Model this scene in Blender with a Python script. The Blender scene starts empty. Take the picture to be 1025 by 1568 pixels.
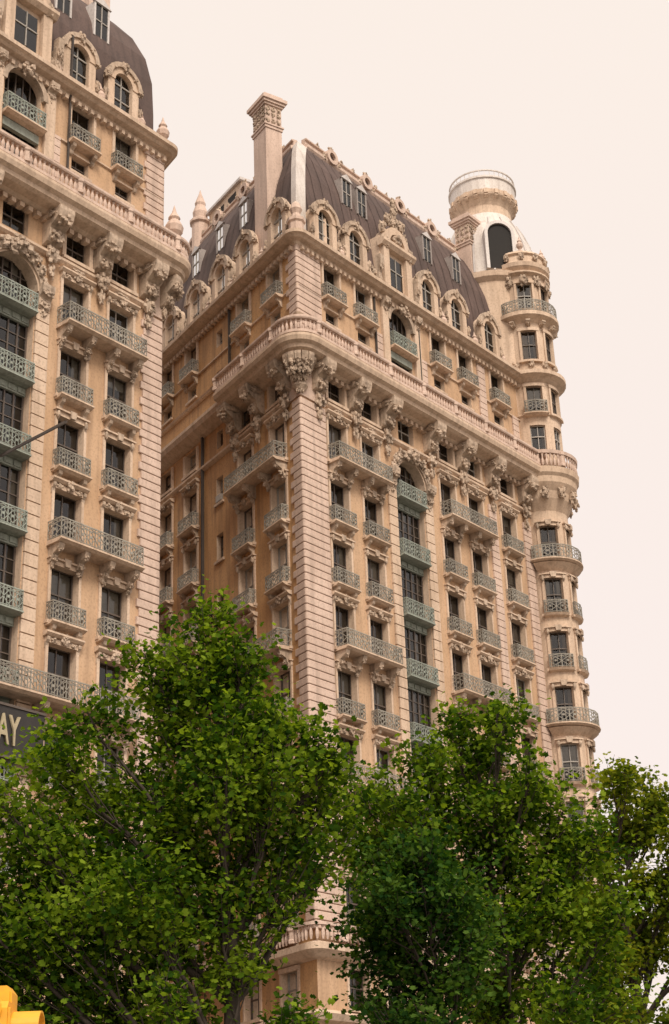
import bpy, math, random
import numpy as np
random.seed(7); rng=np.random.default_rng(11)
sc=bpy.context.scene
rad=math.radians
# ---------------------------------------------------------------- materials
def nt(name):
    m=bpy.data.materials.new(name); m.use_nodes=True
    t=m.node_tree; return m,t,t.nodes['Principled BSDF']
def stone(name,c1,c2,c3,rough=.85,bump=0,streak=.5,fine=9.0):
    m,t,b=nt(name); N=t.nodes; L=t.links
    geo=N.new('ShaderNodeNewGeometry')
    n1=N.new('ShaderNodeTexNoise'); n1.inputs['Scale'].default_value=.35; n1.inputs['Detail'].default_value=2
    n2=N.new('ShaderNodeTexNoise'); n2.inputs['Scale'].default_value=fine; n2.inputs['Detail'].default_value=2
    mp=N.new('ShaderNodeMapping'); mp.inputs['Scale'].default_value=(2.6,2.6,.22)
    n3=N.new('ShaderNodeTexNoise'); n3.inputs['Scale'].default_value=1.0; n3.inputs['Detail'].default_value=3
    for n in (n1,n2): L.new(geo.outputs['Position'],n.inputs['Vector'])
    L.new(geo.outputs['Position'],mp.inputs['Vector']); L.new(mp.outputs['Vector'],n3.inputs['Vector'])
    def ramp(src,a,bb):
        r=N.new('ShaderNodeMapRange'); r.inputs['From Min'].default_value=a; r.inputs['From Max'].default_value=bb
        L.new(src,r.inputs['Value']); return r.outputs['Result']
    def mix(f,a,bb,mul=1):
        x=N.new('ShaderNodeMix'); x.data_type='RGBA'
        if mul!=1:
            mm=N.new('ShaderNodeMath'); mm.operation='MULTIPLY'; mm.inputs[1].default_value=mul; L.new(f,mm.inputs[0]); f=mm.outputs[0]
        L.new(f,x.inputs['Factor'])
        for i,v in ((6,a),(7,bb)):
            if isinstance(v,tuple): x.inputs[i].default_value=(*v,1)
            else: L.new(v,x.inputs[i])
        return x.outputs[2]
    c=mix(ramp(n1.outputs['Fac'],.35,.65),c1,c2)
    if streak>0: c=mix(ramp(n3.outputs['Fac'],.46,.74),c,c3,streak)
    c=mix(ramp(n2.outputs['Fac'],.48,.75),c,c3,.5)
    L.new(c,b.inputs['Base Color']); b.inputs['Roughness'].default_value=rough
    if bump>0:
        bp=N.new('ShaderNodeBump'); bp.inputs['Strength'].default_value=bump; bp.inputs['Distance'].default_value=.05
        L.new(n2.outputs['Fac'],bp.inputs['Height']); L.new(bp.outputs['Normal'],b.inputs['Normal'])
    return m
M={}
M['brick']=stone('cream_brick',(.56,.38,.245),(.48,.31,.185),(.27,.17,.105),streak=.55)
M['brickL']=stone('tan_brick',(.58,.35,.17),(.49,.28,.125),(.24,.135,.07),streak=.7)
M['stone']=stone('limestone',(.63,.485,.37),(.55,.41,.30),(.29,.205,.145),streak=.6)
M['pale']=stone('terracotta_pale',(.62,.475,.395),(.54,.405,.33),(.31,.225,.18),streak=.55)
M['orn']=stone('carved_stone',(.53,.415,.32),(.44,.335,.25),(.12,.085,.06),fine=5,bump=.7,streak=.75)
M['slate']=stone('slate',(.120,.080,.070),(.085,.057,.05),(.04,.028,.025),rough=.9)
M['metal']=stone('zinc_metal',(.60,.56,.54),(.52,.48,.46),(.30,.27,.25),rough=.5)
M['zincd']=stone('weathered_zinc',(.34,.30,.28),(.28,.24,.22),(.15,.125,.115),rough=.6)
M['white']=stone('painted_white',(.66,.61,.57),(.58,.53,.49),(.34,.28,.24),rough=.5)
M['iron']=stone('weathered_iron',(.33,.31,.265),(.25,.235,.20),(.11,.09,.075),rough=.7)
M['copper']=stone('verdigris_copper',(.32,.355,.31),(.255,.285,.245),(.13,.13,.11),rough=.65)
M['frame']=stone('window_frame',(.11,.085,.07),(.09,.07,.055),(.05,.04,.035),rough=.5,streak=0)
M['framew']=stone('window_frame_pale',(.36,.33,.30),(.30,.28,.25),(.2,.18,.15),rough=.5,streak=0)
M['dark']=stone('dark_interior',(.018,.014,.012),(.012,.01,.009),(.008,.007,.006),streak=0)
M['curtain']=stone('curtain',(.50,.46,.41),(.38,.34,.30),(.25,.22,.19),streak=0)
M['pipe']=stone('downspout_metal',(.07,.055,.045),(.05,.04,.035),(.03,.02,.02),streak=0)
def glass():
    m=bpy.data.materials.new('window_glass'); m.use_nodes=True; t=m.node_tree; t.nodes.clear(); N=t.nodes;L=t.links
    o=N.new('ShaderNodeOutputMaterial'); mx=N.new('ShaderNodeMixShader'); tr=N.new('ShaderNodeBsdfTransparent'); tr.inputs[0].default_value=(.66,.66,.63,1)
    g=N.new('ShaderNodeBsdfGlossy'); g.inputs['Roughness'].default_value=.04
    fr=N.new('ShaderNodeFresnel'); fr.inputs['IOR'].default_value=1.65
    geo=N.new('ShaderNodeNewGeometry'); nn=N.new('ShaderNodeTexNoise'); nn.inputs['Scale'].default_value=.9; nn.inputs['Detail'].default_value=0
    bp=N.new('ShaderNodeBump'); bp.inputs['Strength'].default_value=.12; bp.inputs['Distance'].default_value=.1
    L.new(geo.outputs['Position'],nn.inputs['Vector']); L.new(nn.outputs['Fac'],bp.inputs['Height']); L.new(bp.outputs['Normal'],g.inputs['Normal'])
    L.new(fr.outputs[0],mx.inputs[0]); L.new(tr.outputs[0],mx.inputs[1]); L.new(g.outputs[0],mx.inputs[2]); L.new(mx.outputs[0],o.inputs[0])
    return m
M['glass']=glass()
# ---------------------------------------------------------------- builder
class MB:
    def __init__(s): s.v=[]; s.f=[]
    def add(s,vs,fs):
        n=len(s.v); s.v.extend(vs); s.f.extend([tuple(i+n for i in f) for f in fs])
def empty(name,loc=(0,0,0)):
    e=bpy.data.objects.new(name,None); sc.collection.objects.link(e); e.location=loc; return e
def mkobj(name,verts,faces,mat,parent=None,smooth=False):
    me=bpy.data.meshes.new(name); me.from_pydata(verts,[],faces); me.update()
    if mat: me.materials.append(mat)
    if smooth: me.polygons.foreach_set('use_smooth',[True]*len(me.polygons))
    o=bpy.data.objects.new(name,me); sc.collection.objects.link(o)
    if parent: o.parent=parent
    return o
class Bld:
    def __init__(s,name): s.e=empty(name); s.p={}
    def g(s,part,mat):
        k=(part,mat)
        if k not in s.p: s.p[k]=MB()
        return s.p[k]
    def finish(s):
        for (part,mat),mb in s.p.items(): mkobj(part+'_'+mat,mb.v,mb.f,M[mat],s.e)
class Fr:
    curved=False
    def __init__(s,O,az): s.O=O; s.d=(math.sin(az),math.cos(az)); s.az=az
    def setn(s,sign): 
        s.n=(s.d[1]*sign,-s.d[0]*sign); return s
    def m(s,u,o,h): return (s.O[0]+s.d[0]*u+s.n[0]*o, s.O[1]+s.d[1]*u+s.n[1]*o, h)
class Cy:
    curved=True
    def __init__(s,C,r,az0): s.C=C;s.r=r;s.az0=az0
    def m(s,u,o,h):
        a=s.az0-u/s.r; return (s.C[0]+(s.r+o)*math.sin(a), s.C[1]+(s.r+o)*math.cos(a), h)
def box(mb,F,u0,u1,o0,o1,h0,h1):
    n=max(1,int(abs(u1-u0)/.35)) if F.curved else 1
    for i in range(n):
        a=u0+(u1-u0)*i/n; b=u0+(u1-u0)*(i+1)/n
        vs=[F.m(a,o0,h0),F.m(b,o0,h0),F.m(b,o1,h0),F.m(a,o1,h0),F.m(a,o0,h1),F.m(b,o0,h1),F.m(b,o1,h1),F.m(a,o1,h1)]
        fs=[(3,2,1,0),(4,5,6,7),(2,3,7,6),(0,1,5,4)]
        if i==0: fs.append((3,0,4,7))
        if i==n-1: fs.append((1,2,6,5))
        mb.add(vs,fs)
def prof(mb,F,u0,u1,P):
    n=len(P); k=max(1,int(abs(u1-u0)/.35)) if F.curved else 1
    vs=[]
    for i in range(k+1):
        u=u0+(u1-u0)*i/k
        vs+=[F.m(u,o,h) for o,h in P]
    fs=[]
    for i in range(k):
        for j in range(n):
            a=i*n+j;b=i*n+(j+1)%n
            fs.append((a,b,b+n,a+n))
    fs.append(tuple(range(n))[::-1]); fs.append(tuple(range(k*n,k*n+n)))
    mb.add(vs,fs)
def shape(mb,F,P,o0,o1):
    n=len(P)
    vs=[F.m(u,o0,h) for u,h in P]+[F.m(u,o1,h) for u,h in P]
    fs=[(i,(i+1)%n,n+(i+1)%n,n+i) for i in range(n)]+[tuple(range(n))[::-1],tuple(range(n,2*n))]
    mb.add(vs,fs)
def ring(mb,F,uc,hc,r0,r1,o0,o1,a0=0,a1=math.pi,n=12):
    for i in range(n):
        a=a0+(a1-a0)*i/n;b=a0+(a1-a0)*(i+1)/n
        shape(mb,F,[(uc+r0*math.cos(a),hc+r0*math.sin(a)),(uc+r1*math.cos(a),hc+r1*math.sin(a)),(uc+r1*math.cos(b),hc+r1*math.sin(b)),(uc+r0*math.cos(b),hc+r0*math.sin(b))],o0,o1)
def lathe(mb,C,P,n=16,a0=0,a1=2*math.pi):
    full=abs(a1-a0-2*math.pi)<1e-6; k=n if full else n+1
    vs=[];fs=[]
    for r,z in P:
        for i in range(k):
            a=a0+(a1-a0)*i/n; vs.append((C[0]+r*math.sin(a),C[1]+r*math.cos(a),z))
    for j in range(len(P)-1):
        for i in range(n):
            a=j*k+i;b=j*k+(i+1)%k
            fs.append((a,b,b+k,a+k))
    mb.add(vs,fs)
def blob0(mb,F,u,o,h,ru,ro,rh,jit=.18,A=7,B=5):
    vs=[];fs=[]
    for j in range(B+1):
        th=math.pi*j/B
        for i in range(A):
            ph=2*math.pi*i/A; k=1+random.uniform(-jit,jit)
            vs.append(F.m(u+ru*math.sin(th)*math.cos(ph)*k,o+ro*math.sin(th)*math.sin(ph)*k,h+rh*math.cos(th)*k))
    for j in range(B):
        for i in range(A):
            a=j*A+i;b=j*A+(i+1)%A; fs.append((a,b,b+A,a+A))
    mb.add(vs,fs)
def blob(mb,F,u,o,h,ru,ro,rh,jit=.18):
    blob0(mb,F,u,o,h,ru*.74,ro*.74,rh*.74,.22)
    n=9 if max(ru,rh)>.25 else 5
    s0=random.random()*6.28
    for k in range(n):
        a=s0+k*2.4; z=-.95+1.9*(k+.5)/n; q=math.sqrt(max(0,1-z*z))
        s=random.uniform(.2,.4)
        blob0(mb,F,u+ru*.82*q*math.cos(a),o+ro*.8*abs(q*math.sin(a)),h+rh*.85*z,max(.05,ru*s),max(.05,ro*s),max(.05,rh*s),.25,5,3)
def wall(mb,F,u0,u1,h0,h1,ops,o=0):
    us={u0,u1};hs={h0,h1}
    for a,b,c,d in ops:
        for x in (a,b):
            if u0<x<u1: us.add(x)
        for x in (c,d):
            if h0<x<h1: hs.add(x)
    if F.curved:
        k=int((u1-u0)/.3)
        for i in range(k): us.add(u0+(u1-u0)*i/k)
    us=sorted(us);hs=sorted(hs)
    for i in range(len(us)-1):
        for j in range(len(hs)-1):
            uc=(us[i]+us[i+1])/2;hc=(hs[j]+hs[j+1])/2
            if any(a<uc<b and c<hc<d for a,b,c,d in ops): continue
            mb.add([F.m(us[i],o,hs[j]),F.m(us[i+1],o,hs[j]),F.m(us[i+1],o,hs[j+1]),F.m(us[i],o,hs[j+1])],[(0,1,2,3)])
def sweep(mb,path,P,cap=True):
    n=len(P);vs=[]
    for (B,Nn) in path:
        vs+=[(B[0]+Nn[0]*o,B[1]+Nn[1]*o,h) for o,h in P]
    fs=[]
    for i in range(len(path)-1):
        for j in range(n):
            a=i*n+j;b=i*n+(j+1)%n; fs.append((a,b,b+n,a+n))
    if cap: fs.append(tuple(range(n))); k=(len(path)-1)*n; fs.append(tuple(range(k,k+n)))
    mb.add(vs,fs)
def console(B,F,u,w,ht,hh,d,part='consoles',mat='orn',orn=True):
    mb=B.g(part,mat)
    prof(mb,F,u-w/2,u+w/2,[(0,ht),(d,ht),(d,ht-.12*hh),(d*.93,ht-.3*hh),(d*.7,ht-.42*hh),(.45*d,ht-.55*hh),(.42*d,ht-.75*hh),(.3*d,ht-.92*hh),(.05,ht-hh),(0,ht-hh)])
    if orn:
        blob(mb,F,u,d*.78,ht-.34*hh,w*.55,d*.27,hh*.2)
        blob(mb,F,u,d*.42,ht-.78*hh,w*.45,d*.22,hh*.2)
        blob(mb,F,u,d*.15,ht-1.12*hh,w*.3,.16,hh*.22)
def opening(B,F,u,w,h0,h1,ops,kind='std',curt=None,dep=.34,wm='brick'):
    a=u-w/2;b=u+w/2; ops.append((a,b,h0,h1))
    mb=B.g('window_reveals','stone')
    for q in ([(a,0,h0),(a,-dep-.5,h0),(a,-dep-.5,h1),(a,0,h1)],[(b,0,h0),(b,-dep-.5,h0),(b,-dep-.5,h1),(b,0,h1)],[(a,0,h1),(b,0,h1),(b,-dep-.5,h1),(a,-dep-.5,h1)],[(a,0,h0),(b,0,h0),(b,-dep-.5,h0),(a,-dep-.5,h0)]):
        mb.add([F.m(*p) for p in q],[(0,1,2,3)])
    box(B.g('rooms','dark'),F,a-.01,b+.01,-dep-.52,-dep-.5,h0,h1)
    g=B.g('window_glass','glass')
    g.add([F.m(a,-dep,h0),F.m(b,-dep,h0),F.m(b,-dep,h1),F.m(a,-dep,h1)],[(0,1,2,3)])
    fm='framew' if random.random()<.25 else 'frame'
    fr=B.g('window_frames',fm); t=.055
    box(fr,F,a,a+t,-dep-.03,-dep+.05,h0,h1);box(fr,F,b-t,b,-dep-.03,-dep+.05,h0,h1)
    box(fr,F,a+t,b-t,-dep-.03,-dep+.05,h1-t,h1);box(fr,F,a+t,b-t,-dep-.03,-dep+.05,h0,h0+t)
    hm=h0+(h1-h0)*.55
    if kind=='std':
        box(fr,F,a+t,b-t,-dep-.03,-dep+.06,hm-.035,hm+.035)
        box(fr,F,u-.025,u+.025,-dep-.02,-dep+.04,h0+t,hm-.035); box(fr,F,u-.025,u+.025,-dep-.02,-dep+.04,hm+.035,h1-t)
    elif kind=='grid':
        for k in range(1,5): box(fr,F,a+w*k/5-.03,a+w*k/5+.03,-dep-.02,-dep+.05,h0+t,h1-t)
        for k in (1,2,3): box(fr,F,a+t,b-t,-dep-.015,-dep+.04,h0+(h1-h0)*k/4-.025,h0+(h1-h0)*k/4+.025)
    if curt is None: curt=random.random()
    cm=B.g('curtains','curtain')
    if curt<.27: box(cm,F,a+.05,b-.05,-dep-.14,-dep-.12,h1-(h1-h0)*random.uniform(.2,.55),h1-.04)
    elif curt<.4:
        box(cm,F,a+.04,a+w*.26,-dep-.18,-dep-.14,h0,h1-.04); box(cm,F,b-w*.26,b-.04,-dep-.18,-dep-.14,h0,h1-.04)
    if curt>.93: # window air conditioner
        box(B.g('air_conditioners','framew'),F,u-.3,u+.3,-dep+.06,.12,h0+.06,h0+.46)
def surround(B,F,u,w,h0,h1,top='key'):
    mb=B.g('window_surrounds','stone'); a=u-w/2;b=u+w/2;t=.15
    box(mb,F,a-t,a-.003,0.002,.09,h0,h1); box(mb,F,b+.003,b+t,0.002,.09,h0,h1)
    box(mb,F,a-t-.03,b+t+.03,.002,.13,h1+.003,h1+.22)
    box(mb,F,a-t-.1,b+t+.1,.002,.22,h0-.16,h0-.003)
    ob=B.g('keystones','orn')
    if top=='key':
        shape(ob,F,[(u-.13,h1+.02),(u+.13,h1+.02),(u+.2,h1+.38),(u-.2,h1+.38)],.13,.26)
        box(mb,F,a-t-.08,b+t+.08,.002,.24,h1+.23,h1+.31)
        for s in (-1,1): blob0(ob,F,u+s*(w/2+.05),.16,h1+.02,.1,.1,.2)
    elif top=='orn':
        prof(mb,F,a-t-.12,b+t+.12,[(.002,h1+.24),(.2,h1+.28),(.32,h1+.38),(.32,h1+.46),(.002,h1+.5)])
        blob(ob,F,u,.2,h1+.28,.26,.16,.3); 
        for s in (-1,1): blob(ob,F,u+s*.55,.12,h1+.13,.2,.13,.15); console(B,F,u+s*(w/2+.1),.15,h1+.23,.5,.22,orn=False)
def iron(B,F,u0,u1,d,h0,ht=1.0,mat='iron',slab=True,consoles=True,bulge=False):
    mb=B.g('balcony_railings',mat); k=.018
    def run(P0,P1,ln):
        along=abs(P1[0]-P0[0])>abs(P1[1]-P0[1])
        def seg(t0,t1,ha,hb,hc,hd):
            if along:
                ua=P0[0]+(P1[0]-P0[0])*t0;ub=P0[0]+(P1[0]-P0[0])*t1;o=P0[1]
                vs=[F.m(ua,o-k,ha),F.m(ub,o-k,hb),F.m(ub,o-k,hd),F.m(ua,o-k,hc),F.m(ua,o+k,ha),F.m(ub,o+k,hb),F.m(ub,o+k,hd),F.m(ua,o+k,hc)]
            else:
                oa=P0[1]+(P1[1]-P0[1])*t0;ob=P0[1]+(P1[1]-P0[1])*t1;u=P0[0]
                vs=[F.m(u-k,oa,ha),F.m(u-k,ob,hb),F.m(u-k,ob,hd),F.m(u-k,oa,hc),F.m(u+k,oa,ha),F.m(u+k,ob,hb),F.m(u+k,ob,hd),F.m(u+k,oa,hc)]
            mb.add(vs,[(0,1,2,3),(4,5,6,7),(0,1,5,4),(3,2,6,7),(0,3,7,4),(1,2,6,5)])
        N=max(1,int(ln/.46)) 
        M2=N if (F.curved and along) else 1
        for i in range(M2):
            for z,th in ((h0+ht,.055),(h0+ht*.8,.028),(h0+.1,.035)):
                seg(i/M2,(i+1)/M2,z-th,z-th,z,z)
        e=.012/ln
        nb=N*3
        for i in range(nb+1):
            t=i/nb; w=e*(1.8 if i%3==0 else 1); seg(max(0,t-w),min(1,t+w),h0,h0,h0+ht-.07,h0+ht-.07)
        for i in range(N):
            a=i/N;b=(i+1)/N;c=(a+b)/2;q=.022
            hm=h0+.12+(ht*.8-.155)/2; hl=h0+.14;hh=h0+ht*.8-.04
            seg(a,c,hm-q,hl-q,hm+q,hl+q);seg(c,b,hl-q,hm-q,hl+q,hm+q);seg(a,c,hm-q,hh-q,hm+q,hh+q);seg(c,b,hh-q,hm-q,hh+q,hm+q)
            seg(c-.06/ln,c+.06/ln,hm-.02,hm-.02,hm+.1,hm+.1)
            seg(a,c,h0+ht*.8,h0+ht-.1,h0+ht*.8+.03,h0+ht-.07);seg(c,b,h0+ht-.1,h0+ht*.8,h0+ht-.07,h0+ht*.8+.03)
    run((u0,d),(u1,d),u1-u0); run((u0,.02),(u0,d),d); run((u1,.02),(u1,d),d)
    if slab:
        prof(B.g('balcony_slabs','stone'),F,u0-.06,u1+.06,[(.002,h0-.2),(d-.1,h0-.17),(d+.02,h0-.1),(d+.08,h0-.08),(d+.08,h0),(.002,h0)])
        if consoles:
            nc=2 if u1-u0<3 else 4
            for i in range(nc):
                uu=u0+.2+(u1-u0-.4)*i/(nc-1); console(B,F,uu,.2 if nc==2 else .3,h0-.18,.55 if nc==2 else .8,d*.85,orn=(nc==4))
def bal_posts(path_pts,mb,h0,h1,posts,pm):
    for k,(x,y,big) in enumerate(path_pts):
        if big:
            lathe(pm,(x,y),[(.01,h0),(.24,h0),(.24,h0+.15),(.19,h0+.2),(.19,h1-.12),(.25,h1-.05),(.25,h1+.12),(.01,h1+.14)],6)
        else:
            lathe(mb,(x,y),[(.05,h0),(.1,h0+.2),(.1,h0+.33),(.045,h0+.55),(.09,h1-.05),(.07,h1)],5)
# ---------------------------------------------------------------- geometry constants
AZR=.6745; AZL=-.5819
C0=(-1.615,75.574)
R=Fr(C0,AZR).setn(1); Lf=Fr(C0,AZL).setn(-1)
def azv(a): return (math.sin(a),math.cos(a))
nRaz=AZR+math.pi/2; nLaz=AZL-math.pi/2
rows=dict(A=41.37,B=37.75,C=34.15,D=30.56,E=26.95,F=23.4,G=19.8,H=16.2)
def std_rows(B,F,cols,ops,wm,longs,skip=()):
    lg={}
    for r,a,b in longs: lg.setdefault(r,[]).append((a,b))
    for r,h in rows.items():
        for u in cols:
            if (r,u) in skip: continue
            w=1.55; h0=h-1.65;h1=h+.93
            opening(B,F,u,w,h0,h1,ops,wm=wm)
            inl=any(a<u<b for a,b in lg.get(r,[]))
            surround(B,F,u,w,h0,h1,'orn' if r in 'ADF' else 'key')
            if not inl: iron(B,F,u-.92,u+.92,.45,h0-.06,.88)
        for a,b in lg.get(r,[]): iron(B,F,a,b,.88,rows[r]-1.7,.95)
    for u in cols:
        opening(B,F,u,1.5,10.95,12.8,ops,curt=.8); surround(B,F,u,1.5,10.95,12.75,'none')
def center_bay(B,F,uc,ops,h0=14.2,hs=40.8,w=2.7):
    a=uc-w/2;b=uc+w/2;top=hs+w/2
    ops.append((a,b,h0,top))
    st=B.g('centre_bay_stone','stone'); cp=B.g('centre_bay_copper','copper')
    n=10
    for s in (-1,1):
        for i in range(n):
            t0=math.pi/2*i/n;t1=math.pi/2*(i+1)/n
            P=[(uc+s*w/2*math.sin(t0),hs+w/2*math.cos(t0)),(uc+s*w/2*math.sin(t1),hs+w/2*math.cos(t1)),(uc+s*w/2*math.sin(t1),top),(uc+s*w/2*math.sin(t0),top)]
            shape(B.g('arch_filler','stone'),F,P,-.45,0)
    ring(st,F,uc,hs,w/2,w/2+.42,.002,.2)
    ring(B.g('arch_orn','orn'),F,uc,hs,w/2+.1,w/2+.26,.2,.3,n=16)
    dep=.45
    box(B.g('bay_reveal','stone'),F,a-.01,a+.003,-dep-.7,-.002,h0,hs);box(B.g('bay_reveal','stone'),F,b-.003,b+.01,-dep-.7,-.002,h0,hs)
    box(B.g('rooms','dark'),F,a,b,-dep-.72,-dep-.7,h0,top)
    B.g('window_glass','glass').add([F.m(a,-dep,h0),F.m(b,-dep,h0),F.m(b,-dep,top),F.m(a,-dep,top)],[(0,1,2,3)])
    fr=B.g('bay_frames','frame')
    for k,t in enumerate((0,.2,.4,.6,.8,1)):
        x=a+.04+(w-.08)*t; ww=.05 if k in(0,5) else .035
        box(fr,F,x-ww,x+ww,-dep-.04,-dep+.06,h0,top if 0<k<5 else hs)
    cu=B.g('curtains','curtain')
    for r,h in rows.items():
        z0=h-1.75
        sp=-.3
        box(cp,F,a+.003,b-.003,-dep+.001,sp,z0-.5,z0)
        for k in range(5):
            x=a+w*(k+.5)/5; box(cp,F,x-.2,x+.2,sp,sp+.05,z0-.42,z0-.16)
        box(cp,F,a+.003,b-.003,sp,sp+.14,z0-.12,z0-.002)
        for k in (1,2,3,4): box(fr,F,a+.05,b-.05,-dep-.03,-dep+.045,z0+3.1*k/5-.026,z0+3.1*k/5+.026)
        iron(B,F,a+.06,b-.06,.3,z0,.95,'copper',slab=False)
        prof(cp,F,a+.03,b-.03,[(-.3,z0-.1),(.1,z0-.12),(.36,z0-.05),(.36,z0+.02),(-.3,z0+.03)])
        for k in range(5):
            if random.random()<.3: box(cu,F,a+w*k/5+.06,a+w*(k+1)/5-.06,-dep-.15,-dep-.13,z0+random.uniform(1.2,2.3),z0+3.0)
    for s in (-1,1):
        x=uc+s*(w/2+.42)
        h=h0
        while h<hs-.4:
            box(st,F,x-.38,x+.38,.002,.12,h+.02,min(h+.56,hs-.4)); h+=.6
        console(B,F,x,.7,hs+.4,1.2,.5)
    ob=B.g('cartouche','orn')
    blob(ob,F,uc,.35,top+.35,.75,.35,.55,.1); blob(ob,F,uc,.45,top+.35,.45,.4,.4,.05)
    for s in (-1,1):
        blob(ob,F,uc+s*.95,.3,top+.15,.4,.3,.35); blob(ob,F,uc+s*1.4,.25,top-.25,.3,.25,.4); blob(ob,F,uc+s*1.65,.2,top-.85,.22,.2,.5)
def upper_floor(B,F,cols,ops,ctr=None,small=True,wm='brick'):
    for u in cols:
        opening(B,F,u,1.45,43.5,45.0,ops,curt=.8)
        box(B.g('window_surrounds','stone'),F,u-.95,u-.73,.002,.12,43.4,45.0);box(B.g('window_surrounds','stone'),F,u+.73,u+.95,.002,.12,43.4,45.0)
        box(B.g('window_surrounds','stone'),F,u-.95,u+.95,.002,.24,43.33,43.497)
        opening(B,F,u,1.4,50.3,52.5,ops)
        mb=B.g('window_surrounds','stone')
        box(mb,F,u-.88,u-.71,.002,.1,50.35,52.5);box(mb,F,u+.71,u+.88,.002,.1,50.35,52.5)
        iron(B,F,u-.88,u+.88,.45,50.12,.86,consoles=True)
        if small:
            opening(B,F,u,1.1,48.6,49.5,ops,curt=.8)
            box(mb,F,u-.7,u+.7,.002,.12,48.45,48.59); box(mb,F,u-.68,u+.68,.002,.08,49.51,49.62)
    if ctr is not None:
        uc=ctr
        opening(B,F,uc,1.5,43.5,45.0,ops,curt=.8)
        w=2.2;hs=51.5
        opening(B,F,uc,w,47.6,52.5,ops,'grid',curt=.8)
        for s in (-1,1):
            for i in range(6):
                t0=math.pi/2*i/6;t1=math.pi/2*(i+1)/6
                shape(B.g('arch_filler','stone'),F,[(uc+s*w/2*math.sin(t0),hs+1.0*math.cos(t0)),(uc+s*w/2*math.sin(t1),hs+1.0*math.cos(t1)),(uc+s*w/2*math.sin(t1),52.5),(uc+s*w/2*math.sin(t0),52.5)],-.3,.01)
        ring(B.g('arch_orn','orn'),F,uc,hs-.1,w/2+.02,w/2+.3,.012,.22)
        iron(B,F,uc-1.15,uc+1.15,.4,49.6,.95,'copper',consoles=False)
        box(B.g('centre_bay_copper','copper'),F,uc-1.08,uc+1.08,-.2,.02,48.9,49.35)
        for s in (-1,1):
            box(B.g('window_surrounds','stone'),F,uc+s*1.6-.3,uc+s*1.6+.3,.002,.2,47.3,52.0); console(B,F,uc+s*1.6,.5,52.65,.9,.5)
        blob(B.g('cartouche','orn'),F,uc,.35,52.4,.5,.3,.45)
def crown_ornament(B,F,us,us_small):
    for u in us:
        console(B,F,u,.9,45.25,1.75,1.2)
        ob=B.g('bracket_orn','orn')
        blob(ob,F,u,.25,43.0,.42,.3,.5); blob(ob,F,u,.18,42.2,.22,.2,.45)
        for s in(-1,1): blob(ob,F,u+s*.5,.5,44.9,.15,.5,.22)
def arc(P,a0,a1,n=10):
    return [((P[0],P[1]),azv(a0+(a1-a0)*i/n)) for i in range(n+1)]
BIGC=[(.002,44.95),(.3,45.0),(.5,45.12),(.95,45.2),(1.15,45.3),(1.2,45.5),(1.42,45.62),(1.5,45.85),(1.5,46.0),(1.35,46.1),(.002,46.12)]
RAIL=[(1.12,46.95),(1.42,46.95),(1.46,47.02),(1.46,47.14),(1.38,47.2),(1.12,47.2)]
BASE=[(1.15,46.121),(1.4,46.121),(1.4,46.28),(1.15,46.28)]
TOPC=[(.002,52.62),(.12,52.64),(.2,52.8),(.5,52.88),(.62,52.98),(.78,53.05),(.8,53.25),(.6,53.33),(-.6,53.36),(-.6,52.62)]
BELT=[(.002,47.9),(.14,47.95),(.2,48.1),(.002,48.15)]
LOWB=[(.002,42.95),(.1,43.0),(.22,43.12),(.22,43.25),(.002,43.32)]
def balusters(B,path,off,h0,h1,every=.27,post=3.2):
    pts=[(b[0]+n[0]*off,b[1]+n[1]*off) for b,n in path]
    nextp=0;lst=[];cnt=0
    tot=0
    for i in range(len(pts)-1):
        (x0,y0),(x1,y1)=pts[i],pts[i+1]; l=math.hypot(x1-x0,y1-y0)
        while nextp<=tot+l and l>0:
            t=(nextp-tot)/l; big=(cnt%12==0); lst.append((x0+(x1-x0)*t,y0+(y1-y0)*t,big)); nextp+=every;cnt+=1
        tot+=l
    bal_posts(lst,B.g('balusters','pale'),h0,h1,None,B.g('balustrade_posts','pale'))
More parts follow.
